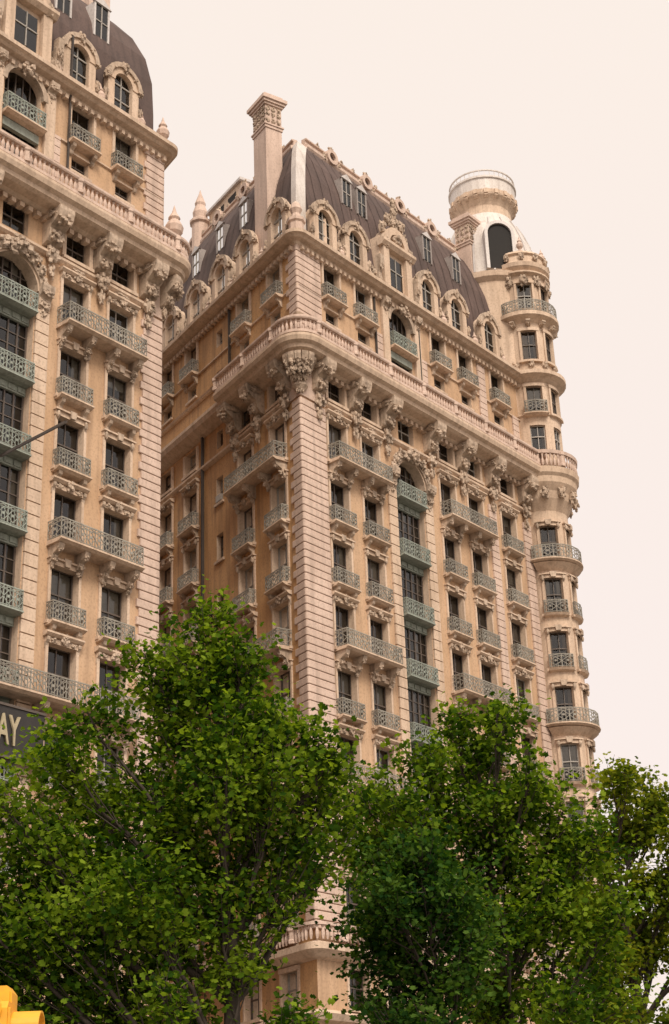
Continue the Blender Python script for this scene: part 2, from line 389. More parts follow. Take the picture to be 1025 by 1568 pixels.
def dormer(B,F,u,h0=53.3,w=1.25,hs=55.75,of=-.05,dep=2.6,mat='stone',top=True,dark=True):
    mb=B.g('dormers',mat);r=w/2
    W=w/2+.38
    n=10
    P=[(u-W,h0),(u+W,h0),(u+W,hs)]+[(u+W*math.cos(math.pi*i/n),hs+W*math.sin(math.pi*i/n)) for i in range(1,n)]+[(u-W,hs)]
    shape(mb,F,P,of-dep,of-.28)
    ring(mb,F,u,hs,r,W+.12,of-.28,of+.1,n=12)
    ring(B.g('dormer_orn','orn'),F,u,hs,W-.05,W+.22,of-.1,of+.2,n=14)
    box(mb,F,u-W-.06,u-r,of-.28,of+.05,h0,hs);box(mb,F,u+r,u+W+.06,of-.28,of+.05,h0,hs)
    box(mb,F,u-r,u+r,of-.28,of+.02,h0,h0+.55)
    Pg=[(u-r,h0+.5),(u+r,h0+.5),(u+r,hs)]+[(u+r*math.cos(math.pi*i/n),hs+r*math.sin(math.pi*i/n)) for i in range(1,n)]+[(u-r,hs)]
    shape(B.g('rooms','dark'),F,Pg,of-.279,of-.262)
    g=B.g('window_glass','glass'); g.add([F.m(a,of-.2,h) for a,h in Pg],[tuple(range(len(Pg)))])
    fr=B.g('window_frames','framew')
    box(fr,F,u-.03,u+.03,of-.2,of-.14,h0+.5,hs+r-.02);box(fr,F,u-r,u+r,of-.2,of-.14,hs-.05,hs+.03);box(fr,F,u-r,u+r,of-.2,of-.14,(h0+.5+hs)/2-.03,(h0+.5+hs)/2+.03)
    if top:
        ob=B.g('dormer_orn','orn')
        blob(ob,F,u,of+.08,hs+W+.05,.28,.22,.38)
        for s in (-1,1):
            blob(ob,F,u+s*(W+.15),of+.0,hs+.1,.22,.22,.3);blob(ob,F,u+s*(W+.3),of-.05,h0+.4,.27,.27,.5); blob(ob,F,u+s*(W+.2),of,h0+1.2,.15,.2,.45); blob(ob,F,u+s*W*.75,of+.1,hs+W*.72,.2,.16,.2)
def sq_dormer(B,F,u,h0,h1,w,of,dep=1.6,mat='zincd'):
    mb=B.g('upper_dormers',mat)
    shape(mb,F,[(u-w/2-.12,h0),(u+w/2+.12,h0),(u+w/2+.12,h1),(u,h1+.35),(u-w/2-.12,h1)],of-dep,of)
    box(mb,F,u-w/2-.12,u-w/2,of,of+.1,h0,h1);box(mb,F,u+w/2,u+w/2+.12,of,of+.1,h0,h1)
    shape(B.g('upper_dormers','metal'),F,[(u-w/2-.2,h1+.002),(u+w/2+.2,h1+.002),(u,h1+.45)],of,of+.16)
    box(B.g('rooms','dark'),F,u-w/2,u+w/2,of+.003,of+.02,h0+.1,h1)
    B.g('window_glass','glass').add([F.m(u-w/2,of+.05,h0+.1),F.m(u+w/2,of+.05,h0+.1),F.m(u+w/2,of+.05,h1),F.m(u-w/2,of+.05,h1)],[(0,1,2,3)])
    box(B.g('window_frames','framew'),F,u-.03,u+.03,of+.03,of+.09,h0,h1);box(B.g('window_frames','framew'),F,u-w/2,u+w/2,of+.03,of+.09,(h0+h1)/2-.03,(h0+h1)/2+.03)
def big_dormer(B,F,u,h0=53.3):
    mb=B.g('dormers','stone');ob=B.g('dormer_orn','orn')
    box(mb,F,u-1.5,u+1.5,-3,-.1,h0,57.4)
    for s in (-1,1):
        box(mb,F,u+s*1.15-.28,u+s*1.15+.28,-.1,.2,h0,56.6); console(B,F,u+s*1.9,.35,55.6,2.2,.4)
        blob(ob,F,u+s*1.85,-.3,54.3,.45,.4,.8); blob(ob,F,u+s*1.2,.1,57.0,.36,.35,.5); blob(ob,F,u+s*1.1,-.1,58.2,.3,.3,.55)
        blob(ob,F,u+s*.7,0,59.0,.3,.3,.5)
    box(B.g('rooms','dark'),F,u-.7,u+.7,-.099,-.08,54.2,56.3)
    B.g('window_glass','glass').add([F.m(u-.7,-.05,54.2),F.m(u+.7,-.05,54.2),F.m(u+.7,-.05,56.3),F.m(u-.7,-.05,56.3)],[(0,1,2,3)])
    fr=B.g('window_frames','framew');box(fr,F,u-.03,u+.03,-.08,0,54.2,56.3);box(fr,F,u-.7,u+.7,-.08,0,55.3,55.37)
    prof(mb,F,u-1.65,u+1.65,[(-.1,56.6),(.25,56.62),(.45,56.85),(.45,57.05),(-.1,57.2)])
    ring(mb,F,u,57.2,.75,1.25,-.6,.25); shape(mb,F,[(u-.9,57.2),(u+.9,57.2),(u+.5,58.4),(u,58.6),(u-.5,58.4)],-1.5,0)
    blob(ob,F,u,.1,57.7,.55,.3,.5);blob(ob,F,u,0,58.9,.35,.35,.55);blob(ob,F,u,0,59.8,.3,.3,.6);blob(ob,F,u,0,60.6,.2,.2,.35)
def urn(B,x,y,z,s=1.0,mat='pale'):
    lathe(B.g('urns',mat),(x,y),[(a*s,z+b*s) for a,b in ((.28,0),(.28,.12),(.1,.25),(.12,.35),(.32,.6),(.36,.85),(.26,1.05),(.18,1.15),(.24,1.25),(.1,1.5),(.05,1.7),(.01,1.85))],9)
# ================================================================ RIGHT WING
B=Bld('apartment_building')
cols=[3.02,5.96,13.5,16.42,20.08]; UC=9.6; UE=24.4
ops=[]
std_rows(B,R,cols,ops,'brick',[('A',2.15,6.85),('A',12.6,17.35),('D',2.15,6.85),('D',12.6,17.35),('F',2.15,8.0),('F',11.2,17.35),('H',2.15,17.3)])
center_bay(B,R,UC,ops)
upper_floor(B,R,cols,ops,UC)
wall(B.g('facade_wall','brick'),R,0,UE,0,53.2,ops)
opsL=[]
lc=[2.42,6.02,12.65,15.95]
std_rows(B,Lf,lc,opsL,'brickL',[('A',1.5,7.0),('D',1.5,7.0),('F',1.5,7.0)])
upper_floor(B,Lf,lc,opsL,None)
for r,h in rows.items():
    opening(B,Lf,9.15,.8,h-1.2,h+.45,opsL); box(B.g('window_surrounds','stone'),Lf,8.6,9.7,.002,.12,h-1.35,h-1.203)
    opening(B,Lf,19.5,1.2,h-1.4,h+.6,opsL)
for h in (48.4,51.2,44.3): opening(B,Lf,9.1,.75,h-.55,h+.55,opsL)
wall(B.g('court_wall','brickL'),Lf,0,30,0,53.2,opsL)
Bp=R.m(UE,0,0);Cp=R.m(UE,-24,0);Dp=Lf.m(30,0,0)
bw=B.g('rear_walls','brickL')
for p,q in ((Bp,Cp),(Cp,Dp)):
    bw.add([(p[0],p[1],0),(q[0],q[1],0),(q[0],q[1],60),(p[0],p[1],60)],[(0,1,2,3)])
def qpath(a,b,n=3): return [((Lf.O[0]+Lf.d[0]*a,Lf.O[1]+Lf.d[1]*a),Lf.n)]+arc(C0,nLaz+2*math.pi,nRaz,n)+[((R.O[0]+R.d[0]*b,R.O[1]+R.d[1]*b),R.n)]
h=14.4;i=0
while h<52.3:
    if not (42.9<h+.2<46.2):
        sweep(B.g('quoins','pale'),qpath(.75 if i%2 else 1.05,2.0),[(.002,h+.025),(.085,h+.025),(.1,h+.05),(.1,h+.38),(.085,h+.405),(.002,h+.405)])
    h+=.43;i+=1
sweep(B.g('quoins','pale'),qpath(1.3,2.0),[(.002,42.9),(.1,42.9),(.1,44.9),(.002,44.9)])
pL=lambda v:((Lf.O[0]+Lf.d[0]*v,Lf.O[1]+Lf.d[1]*v),Lf.n)
pR=lambda u:((R.O[0]+R.d[0]*u,R.O[1]+R.d[1]*u),R.n)
big=[pL(7.2)]+arc(C0,nLaz+2*math.pi,nRaz,12)+[pR(23.5)]
full=[pL(30)]+arc(C0,nLaz+2*math.pi,nRaz,12)+[pR(24.0)]
st=B.g('cornices','stone')
sweep(st,big,BIGC); sweep(B.g('balustrade_rail','pale'),big,RAIL); sweep(B.g('balustrade_rail','pale'),big,BASE)
sweep(st,[pL(30),pL(7.21)],[(.002,45.2),(.3,45.3),(.7,45.6),(.8,45.9),(.8,46.1),(.002,46.3)])
balusters(B,big,1.28,46.28,46.95)
sweep(st,full,TOPC); sweep(st,full,BELT); 
sweep(st,[pL(30),pL(1.4)],LOWB); sweep(st,[pR(2.1),pR(23.2)],LOWB)
sweep(st,full,[(.002,49.9),(.1,49.92),(.1,50.0),(.002,50.03)])
sweep(st,full,[(.002,13.0),(.3,13.1),(.7,13.4),(.7,13.7),(.002,13.9)]); sweep(st,full,[(.002,10.2),(.25,10.3),(.4,10.6),(.002,10.8)])
balusters(B,full,.55,13.85,14.5,every=.3); sweep(B.g('balustrade_rail','pale'),full,[(.42,14.5),(.68,14.5),(.68,14.65),(.42,14.65)])
for u in (1.35,4.5,7.45,11.75,15.0,18.25,22.0): crown_ornament(B,R,[u],[])
for v in (1.2,4.3,6.9): crown_ornament(B,Lf,[v],[])
cm=B.g('consoles','orn')
lathe(cm,C0,[(.15,43.0),(.45,43.4),(.35,43.9),(.7,44.4),(.85,44.8),(1.0,45.0)],10)
for k in range(5):
    a=nLaz+2*math.pi+(nRaz-nLaz-2*math.pi)*(k+.5)/5
    fx=Fr(C0,a-math.pi/2).setn(1); console(B,fx,0,.35,45.1,1.6,1.1); blob(cm,fx,0,.75,44.2,.2,.25,.4)
def dentils(B,F,u0,u1,h0,h1,d,st=.42,w=.2,mat='stone'):
    u=u0
    while u<u1: box(B.g('dentils',mat),F,u,u+w,.003,d,h0,h1); u+=st
dentils(B,R,.2,23,52.36,52.6,.3); dentils(B,Lf,.2,20,52.36,52.6,.3)
dentils(B,R,.2,23,44.7,44.94,.35,.5,.25)
def pil(B,F,u,w,h0,h1,mat='pale'):
    h=h0
    while h<h1:
        box(B.g('pilasters',mat),F,u-w/2,u+w/2,.002,.11,h+.02,min(h+.42,h1)); h+=.45
pil(B,R,18.25,.8,14.4,42.3);pil(B,R,22.2,.9,14.4,42.3); pil(B,R,18.25,.8,48.2,52.3)
for u in (7.4,11.8,22): pil(B,R,u,.7,46.2,50.0)
for u in cols:
    blob(B.g('garlands','orn'),R,u,.15,42.85,.5,.15,.2)
for u in (4.5,15.0):
    blob(B.g('garlands','orn'),R,u,.12,40.4,.2,.12,.6)
def mansard(B,FL,FR,C,uR,vL,half,PR,mat='slate'):
    bx=FL.n[0]+FR.n[0];by=FL.n[1]+FR.n[1];l=math.hypot(bx,by);bx/=l;by/=l
    rows_=[]
    for o,h in PR:
        k=o/math.sin(half)
        rows_.append([FL.m(vL,o,h),(C[0]+bx*k,C[1]+by*k,h),FR.m(uR,o,h)])
    mb=B.g('mansard_roof',mat)
    for a,b in zip(rows_[:-1],rows_[1:]):
        mb.add([a[0],a[1],b[1],b[0]],[(0,1,2,3)]);mb.add([a[1],a[2],b[2],b[1]],[(0,1,2,3)])
    return rows_
PRM=[(-.45,53.2),(-.55,55.2),(-.8,57.6),(-1.15,59.6),(-1.7,61.4),(-2.4,62.9),(-3.1,63.8),(-3.3,64.0)]
half=(AZR-AZL)/2
rr=mansard(B,Lf,R,C0,23.0,30,half,PRM)
def seams(B,F,u0,u1,off0):
    mb=B.g('roof_seams','slate'); u=u0
    while u<u1:
        for (o,h),(o2,h2) in zip(PRM[1:-1],PRM[2:]):
            if u-off0*(-o2)*1.38>0: mb.add([F.m(u-.03,o+.05,h),F.m(u+.03,o+.05,h),F.m(u+.03,o2+.05,h2),F.m(u-.03,o2+.05,h2)],[(0,1,2,3)])
        u+=.9
seams(B,R,2.0,22.8,1); seams(B,Lf,2.0,28,1)
e=rr[-1]; Cback=R.m(23,-24,64)
B.g('flat_roof','metal').add([e[0],e[1],e[2],(Cback[0],Cback[1],64)],[(0,1,2,3)])
pe=[R.m(23,o,h) for o,h in PRM]+[R.m(23,-24,64),R.m(23,-24,53)]
B.g('roof_end_wall','brickL').add(pe,[tuple(range(len(pe)))])
hp=[r[1] for r in rr]
mb=B.g('hip_flashing','white')
for p,q in zip(hp[:-1],hp[1:]):
    def off(pp,d,F_): return (pp[0]+F_.d[0]*d+F_.n[0]*.06,pp[1]+F_.d[1]*d+F_.n[1]*.06,pp[2])
    c1=(p[0],p[1]-.14,p[2]);c2=(q[0],q[1]-.14,q[2])
    mb.add([off(p,.45,Lf),c1,c2,off(q,.45,Lf)],[(0,1,2,3)]);mb.add([c1,off(p,.8,R),off(q,.8,R),c2],[(0,1,2,3)])
def crest(B,F,u0,u1,o,h):
    mb=B.g('roof_cresting','pale')
    prof(mb,F,u0,u1,[(o-.2,h-.35),(o+.15,h-.35),(o+.3,h-.1),(o+.3,h+.08),(o+.1,h+.15),(o+.08,h+.45),(o+.2,h+.5),(o+.2,h+.6),(o-.2,h+.62)])
    u=u0+1.2;k=0
    while u<u1-.5:
        if k%3==1:
            ring(mb,F,u,h+.35,.3,.55,o+.1,o+.42,0,2*math.pi,12); shape(B.g('cresting_disc','slate'),F,[(u+.3*math.cos(a*.628),h+.35+.3*math.sin(a*.628)) for a in range(10)],o+.1,o+.22)
            blob(B.g('cresting_orn','orn'),F,u,o+.2,h+1.0,.2,.2,.25); blob(B.g('cresting_orn','orn'),F,u-.7,o+.2,h+.1,.25,.2,.25); blob(B.g('cresting_orn','orn'),F,u+.7,o+.2,h+.1,.25,.2,.25)
        else:
            blob(B.g('cresting_orn','orn'),F,u,o+.1,h+.7,.16,.16,.22)
        u+=1.2;k+=1
crest(B,R,4.9,23,-3.2,63.9)
crest(B,Lf,4.9,26,-3.2,63.9)
pc=hp[1]; lathe(B.g('corner_pedestal','pale'),(pc[0],pc[1]-.5),[(.45,53.3),(.45,54.3),(.55,54.4),(.55,54.6),(.3,54.75),(.25,55.0),(.38,55.3),(.25,55.7),(.05,55.9)],8)
for u in (2.75,5.65,12.95,16.1,19.9): dormer(B,R,u)
big_dormer(B,R,UC)
for v in (2.1,5.9,9.0,12.3,15.8): dormer(B,Lf,v,dep=2.8)
for u in (6.2,7.7,14.6,17.9): sq_dormer(B,R,u,59.0,60.9,.75,-1.05)
for v in (7.6,10.7,14): sq_dormer(B,Lf,v,58.8,60.6,.8,-1.05)
for u in (4.2,14.6,18.1,21.3):
    p=R.m(u,-.1,0); urn(B,p[0],p[1],53.5,.75)
for v in (4.0,7.5,10.6): 
    p=Lf.m(v,-.1,0); urn(B,p[0],p[1],53.5,.75)
def chimney(B,F,u,o,su,so,h0,h1):
    mb=B.g('chimneys','pale')
    box(mb,F,u-su/2,u+su/2,o-so/2,o+so/2,h0,h1)
    ob=B.g('chimneys','orn')
    def bandc(d,a,b,m=mb): box(m,F,u-su/2-d,u+su/2+d,o-so/2-d,o+so/2+d,a,b)
    bandc(.06,h1-2.3,h1-2.1);bandc(.12,h1-2.1,h1-2.0);bandc(.1,h1-.55,h1-.4);bandc(.2,h1-.4,h1-.22);bandc(.3,h1-.22,h1+.02);bandc(.08,h1+.02,h1+.3)
    for k in range(3):
        for zz in (h1-1.7,h1-1.2,h1-.8):
            blob(ob,F,u-su/2+su*(k+.5)/3,o+so/2,zz,su*.17,.12,.22); 
            for s in(-1,1): blob(ob,F,u+s*su/2,o-so/2+so*(k+.5)/3,zz,.12,so*.17,.22)
chimney(B,Lf,4.55,-1.0,1.5,1.15,55,66.0)
chimney(B,R,22.0,-2.4,1.6,1.2,58,66.4)
box(B.g('penthouse','stone'),Lf,12.5,17,-6,-3.6,63.9,66.3); box(B.g('rooms','dark'),Lf,13.2,14.3,-3.6,-3.58,64.7,65.9); box(B.g('rooms','dark'),Lf,14.9,16,-3.6,-3.58,64.7,65.9)
box(B.g('penthouse','metal'),Lf,12.3,17.2,-6.2,-3.4,66.3,66.5)
tc=Lf.m(17.6,-3.2,0)
lathe(B.g('finial_turret','pale'),tc,[(.6,63),(.6,65.6),(.75,65.7),(.75,65.9),(.5,66.1),(.55,66.6),(.35,67.2),(.4,67.4),(.12,68.2),(.02,68.6)],10)
# ---- round corner tower
TC=R.m(24.4,0,0)[:2]; T=Cy(TC,1.62,nRaz)
def uaz(deg,r=1.62): return (nRaz-rad(deg))*r
opsT=[]
for r,h in rows.items():
    for az in (178,112):
        u=uaz(az); opening(B,T,u,1.15,h-1.6,h+.8,opsT,dep=.2); surround(B,T,u,1.15,h-1.6,h+.8,'key')
        if r not in 'ADG': iron(B,T,u-.66,u+.66,.28,h-1.6,.88,slab=False); prof(B.g('cornices','stone'),T,u-.7,u+.7,[(0,h-1.85),(.25,h-1.75),(.34,h-1.6),(0,h-1.6)])
    if r in 'ADG': iron(B,T,uaz(212),uaz(50),.6,h-1.6,.92,consoles=False); prof(B.g('cornices','stone'),T,uaz(212),uaz(50),[(0,h-2.3),(.3,h-2.05),(.55,h-1.86),(0,h-1.85)])
opening(B,T,uaz(178),1.0,43.6,45,opsT,dep=.2); opening(B,T,uaz(112),1.0,43.6,45,opsT,dep=.2)
wall(B.g('tower_wall','stone'),T,-math.pi*1.62,math.pi*1.62,0,46,opsT)
T2=Cy(TC,1.8,nRaz);ops2=[]
for h0,h1 in ((47.6,49.4),(50.3,52.3),(54.3,56.6),(58.3,60.4)):
    for az in (180,125,240): 
        opening(B,T2,uaz(az,1.8),1.05,h0,h1,ops2,dep=.2); 
        if h0>50: surround(B,T2,uaz(az,1.8),1.05,h0,h1,'none')
wall(B.g('tower_wall','stone'),T2,-math.pi*1.8,math.pi*1.8,46,62,ops2)
tw=B.g('tower_cornices','stone')
lathe(tw,TC,[(1.6,43.2),(1.7,43.4),(2.0,44.0),(2.1,44.5),(2.4,45.0),(2.45,45.4),(2.6,45.6),(2.65,46.0),(1.7,46.12)],28)
lathe(B.g('balustrade_rail','pale'),TC,[(2.35,46.95),(2.62,46.95),(2.65,47.18),(2.35,47.2),(2.35,46.95)],28)
circ=[(TC,azv(2*math.pi*i/28)) for i in range(29)]
balusters(B,circ,2.5,46.1,46.95)
for z,r,g in ((50.1,.1,.15),(52.6,.65,.7),(57.2,.6,.7),(61.0,.3,.3)):
    lathe(tw,TC,[(1.78,z),(1.8+r*.4,z+g*.3),(1.8+r,z+g*.6),(1.8+r,z+g),(1.75,z+g+.12)],28)
iron(B,T2,uaz(230,1.8),uaz(60,1.8),.5,57.95,.9,slab=False,consoles=False); iron(B,T2,uaz(200,1.8),uaz(160,1.8),.4,50.2,.9,slab=True,consoles=False)
lathe(tw,TC,[(1.8,61.4),(2.1,61.7),(2.15,62.0),(1.9,62.2),(1.85,62.7),(2.0,62.8),(1.9,63.0),(.02,63.1)],28)
for k in range(12):
    a=2*math.pi*k/12; fx=Fr(TC,a-math.pi/2).setn(1)
    blob(B.g('tower_orn','orn'),fx,0,1.9,60.6,.3,.25,.5);blob(B.g('tower_orn','orn'),fx,0,2.0,62.5,.22,.2,.35); console(B,fx,0,.3,57.3,.8,2.25)
    blob(B.g('tower_orn','orn'),fx,.0,2.2,44.3,.3,.3,.5); blob(B.g('tower_orn','orn'),fx,0,1.9,53.9,.2,.2,.3)
    if k%3==0: urn(B,TC[0]+1.7*math.sin(a),TC[1]+1.7*math.cos(a),63.0,.7)
# ---- dome and lantern gallery
DC=R.m(24.6,-2.85,0)[:2]; DC=(DC[0]+.25,DC[1]); RD=3.55
DP=[(RD,61.7),(RD-.03,62.6),(RD-.15,63.8),(RD-.42,65.0),(RD-.82,66.1),(RD-1.25,67.0),(2.0,67.6)]
lathe(B.g('dome_drum','stone'),DC,[(RD,53),(RD,60.8),(RD+.3,61.1),(RD+.35,61.5),(RD,61.7)],32)
lathe(B.g('dome','white'),DC,DP,32)
for k in range(16):
    a=2*math.pi*k/16;fx=Fr(DC,a-math.pi/2).setn(1)
    P=DP[:-1]
    prof(B.g('dome_ribs','metal'),fx,-.06,.06,[(r+.09,z) for r,z in P]+[(r-.05,z) for r,z in P[::-1]])
for k in range(20):
    a=2*math.pi*k/20;fx=Fr(DC,a-math.pi/2).setn(1)
    console(B,fx,0,.26,68.95,.75,2.45,'gallery_consoles','stone',orn=False); box(B.g('gallery_consoles','stone'),fx,-.14,.14,2.4,2.52,69.0,69.35)
lathe(B.g('gallery','stone'),DC,[(2.0,67.5),(1.95,68.3),(2.05,68.5),(2.2,68.7),(2.42,68.95),(2.46,69.1),(2.4,69.15),(2.4,69.4)],32)
lathe(B.g('gallery','white'),DC,[(2.4,69.4),(2.4,70.3),(2.5,70.35),(2.5,70.5),(2.25,70.55),(2.25,69.3),(0.02,69.3)],32)
Tg=Cy(DC,2.4,0)
for k in range(40):
    a=k*2*math.pi*2.4/40; box(B.g('gallery_rail','white'),Tg,a-.018,a+.018,-.04,0,70.5,70.98)
lathe(B.g('gallery_rail','white'),DC,[(2.33,70.95),(2.42,70.95),(2.42,71.04),(2.33,71.04),(2.33,70.95)],32)
fd=Fr(DC,rad(172)-math.pi/2).setn(1)
P=[(-.85,61.8),(.85,61.8),(.85,64.6)]+[(.85*math.cos(math.pi*i/10),64.6+.85*math.sin(math.pi*i/10)) for i in range(1,10)]+[(-.85,64.6)]
od=RD+.02
shape(B.g('dome_dormer','metal'),fd,[(u*1.25,61.7+(h-61.7)*1.06) for u,h in P],1.5,od)
shape(B.g('rooms','dark'),fd,P,od+.001,od+.04)
ring(B.g('dome_dormer','metal'),fd,0,64.6,.85,1.08,od,od+.2); box(B.g('dome_dormer','metal'),fd,-1.08,-.85,od,od+.2,61.7,64.6);box(B.g('dome_dormer','metal'),fd,.85,1.08,od,od+.2,61.7,64.6)
# downspouts
box(B.g('downspout','pipe'),Lf,11.0,11.14,.05,.19,14,45.3); box(B.g('downspout','pipe'),Lf,7.6,7.72,.05,.18,46.4,52.4); box(B.g('downspout','pipe'),R,7.0,7.1,.05,.15,48,52.4)
box(B.g('downspout','pipe'),R,11.3,11.4,.14,.22,48,52.4)
for F,u1 in ((R,23),(Lf,20)):
    u=1.5
    while u<u1:
        box(B.g('rooms','dark'),F,u,u+2.2,.004,.02,1,5.5); box(B.g('rooms','dark'),F,u+.3,u+1.7,.004,.02,7.4,9.8); 
        box(B.g('ground_piers','stone'),F,u-.75,u-.05,.002,.3,0,6.3); box(B.g('window_surrounds','stone'),F,u+.1,u+.3,.004,.15,7.4,9.8); box(B.g('window_surrounds','stone'),F,u+1.7,u+1.9,.004,.15,7.4,9.8)
        u+=3.1
    box(B.g('cornices','stone'),F,0.01,u1,.002,.5,6.3,6.8)
B.finish()
# ================================================================ LEFT WING
B=Bld('apartment_building')
UL=-10.65
CL=R.m(UL,0,0)[:2]
Rt=Fr(CL,AZL).setn(1)
ops=[]
cols=[-13.35,-16.24,-23.6,-26.5,-33.5]
std_rows(B,R,cols,ops,'brick',[('A',-17.25,-12.4),('D',-17.25,-12.4),('F',-27.5,-12.4),('A',-27.5,-22.7),('D',-27.5,-22.7)],skip=[])
center_bay(B,R,-19.95,ops)
upper_floor(B,R,cols,ops,-19.95)
wall(B.g('facade_wall','brick'),R,-40,UL,0,53.2,ops)
opsr=[]
for r,h in rows.items():
    for v in (3,7,11,15): opening(B,Rt,v,1.3,h-1.6,h+.7,opsr); surround(B,Rt,v,1.3,h-1.6,h+.7)
wall(B.g('court_wall','brickL'),Rt,0,26,0,53.2,opsr)
pr=lambda v:((Rt.O[0]+Rt.d[0]*v,Rt.O[1]+Rt.d[1]*v),Rt.n)
nT=AZL+math.pi/2
big=[pR(-40),pR(UL)]+arc(CL,nRaz,nT,10)[1:]+[pr(6)]
full=[pR(-40),pR(UL)]+arc(CL,nRaz,nT,10)[1:]+[pr(26)]
st=B.g('cornices','stone')
sweep(st,big,BIGC); sweep(B.g('balustrade_rail','pale'),big,RAIL); sweep(B.g('balustrade_rail','pale'),big,BASE); balusters(B,big,1.28,46.28,46.95)
sweep(st,full,TOPC);sweep(st,full,BELT);sweep(st,[pR(-40),pR(-12)],LOWB)
sweep(st,full,[(.002,49.9),(.1,49.92),(.1,50.0),(.002,50.03)]);sweep(st,full,[(.002,13.0),(.3,13.1),(.7,13.4),(.7,13.7),(.002,13.9)])
def qp2(a,b): return [pR(-a+UL)]+arc(CL,nRaz,nT,3)+[pr(b)]
h=14.4;i=0
while h<52.3:
    if not (42.9<h+.2<46.2): sweep(B.g('quoins','pale'),qp2(1.2 if i%2 else 1.35,1.2),[(.002,h+.025),(.085,h+.025),(.1,h+.05),(.1,h+.38),(.085,h+.405),(.002,h+.405)])
    h+=.43;i+=1
sweep(B.g('quoins','pale'),qp2(1.2,1.2),[(.002,42.9),(.1,42.9),(.1,44.9),(.002,44.9)])
for u in (-11.7,-14.8,-17.9,-22.1,-25.1,-28.2): crown_ornament(B,R,[u],[])
for v in (1.0,4.3): crown_ornament(B,Rt,[v],[])
for k in range(4):
    a=nRaz+(nT-nRaz)*(k+.5)/4; fx=Fr(CL,a-math.pi/2).setn(1); console(B,fx,0,.35,45.1,1.6,1.1)
dentils(B,R,-39,UL,52.36,52.6,.3); dentils(B,R,-39,UL-1,44.7,44.94,.35,.5,.25)
for u in cols: blob(B.g('garlands','orn'),R,u,.15,42.85,.5,.15,.2)
for u in (-14.8,): blob(B.g('garlands','orn'),R,u,.12,40.4,.2,.12,.6)
for u in (-17.9,-22.1): pil(B,R,u,.6,46.2,50)
p=R.m(UL+.3,.6,0); urn(B,p[0],p[1],47.1,1.35); p=Rt.m(1.4,1.2,0); urn(B,p[0],p[1],47.1,1.3); p=R.m(UL-.1,.1,0); urn(B,p[0],p[1],53.4,1.0)
for u in (-15,-17.9,-12.2): p=R.m(u,-.1,0); urn(B,p[0],p[1],53.5,.8)
PR2=[(-.4,53.2),(-.42,55.5),(-.5,57.6),(-.8,59.3),(-1.4,60.8),(-2.2,61.9),(-3.0,62.5),(-3.3,62.6)]
def mans2():
    bx=R.n[0]+Rt.n[0];by=R.n[1]+Rt.n[1];l=math.hypot(bx,by);bx/=l;by/=l
    hf=(math.pi-(nRaz-nT))/2
    rows_=[]
    for o,h in PR2:
        k=o/math.sin(hf); rows_.append([R.m(-40,o,h),(CL[0]+bx*k,CL[1]+by*k,h),Rt.m(26,o,h)])
    mb=B.g('mansard_roof','slate')
    for a,b in zip(rows_[:-1],rows_[1:]):
        mb.add([a[0],a[1],b[1],b[0]],[(0,1,2,3)]);mb.add([a[1],a[2],b[2],b[1]],[(0,1,2,3)])
    e=rows_[-1]; b_=R.m(-40,-25,62.6); B.g('flat_roof','metal').add([e[0],e[1],e[2],b_],[(0,1,2,3)])
mans2()
crest(B,R,-39,-14.2,-3.2,62.4)
for u in (-13.5,-16.5,-23.5,-26.4): dormer(B,R,u)
big_dormer(B,R,-19.95)
for u in (-14.6,-17.2,-22): sq_dormer(B,R,u,58.4,60.6,.85,-.7,mat='metal')
chimney(B,R,-12.9,-3.4,1.5,1.3,60,66.5)
for p,q in ((R.m(-40,0,0),R.m(-40,-25,0)),(R.m(-40,-25,0),Rt.m(26,0,0))):
    B.g('rear_walls','brickL').add([(p[0],p[1],0),(q[0],q[1],0),(q[0],q[1],62),(p[0],p[1],62)],[(0,1,2,3)])
box(B.g('downspout','pipe'),R,-17.2,-17.1,.12,.2,47.2,56.5)
fp=B.g('flagpole','pipe')
a=R.m(-20,0,32.0);b=R.m(-18.7,2.6,33.2)
for k in range(6):
    p0=[a[i]+(b[i]-a[i])*k/6 for i in range(3)];p1=[a[i]+(b[i]-a[i])*(k+1)/6 for i in range(3)]
    w=.06
    fp.add([(p0[0]-w,p0[1],p0[2]-w),(p0[0]+w,p0[1],p0[2]-w),(p0[0]+w,p0[1],p0[2]+w),(p0[0]-w,p0[1],p0[2]+w),(p1[0]-w,p1[1],p1[2]-w),(p1[0]+w,p1[1],p1[2]-w),(p1[0]+w,p1[1],p1[2]+w),(p1[0]-w,p1[1],p1[2]+w)],[(0,1,5,4),(1,2,6,5),(2,3,7,6),(3,0,4,7)])
B.finish()
# sign
M['signblack']=stone('sign_black',(.02,.016,.014),(.015,.012,.01),(.03,.025,.02),rough=.4)
M['signgold']=stone('sign_letters',(.42,.36,.24),(.38,.32,.2),(.25,.2,.12),rough=.5)
S=Bld('hotel_sign')
box(S.g('board','signblack'),R,-30,-17.5,.35,.6,18.9,20.9); box(S.g('frame','frame'),R,-30.05,-17.45,.3,.66,20.9,21.0);box(S.g('frame','frame'),R,-30.05,-17.45,.3,.66,18.8,18.9)
for u in (-29,-24,-18): box(S.g('brackets','frame'),R,u,u+.15,.01,.35,19,20.8)
S.finish()
cu=bpy.data.curves.new('letters','FONT'); cu.body='BROADWAY'; cu.size=1.75; cu.extrude=.04; cu.offset=.015; cu.align_x='RIGHT'
to=bpy.data.objects.new('letters',cu); sc.collection.objects.link(to); cu.materials.append(M['signgold']); to.parent=S.e
to.location=R.m(-18.8,.65,19.35); to.rotation_euler=(math.pi/2,0,math.pi/2-AZR); to.scale=(.5,1,1)
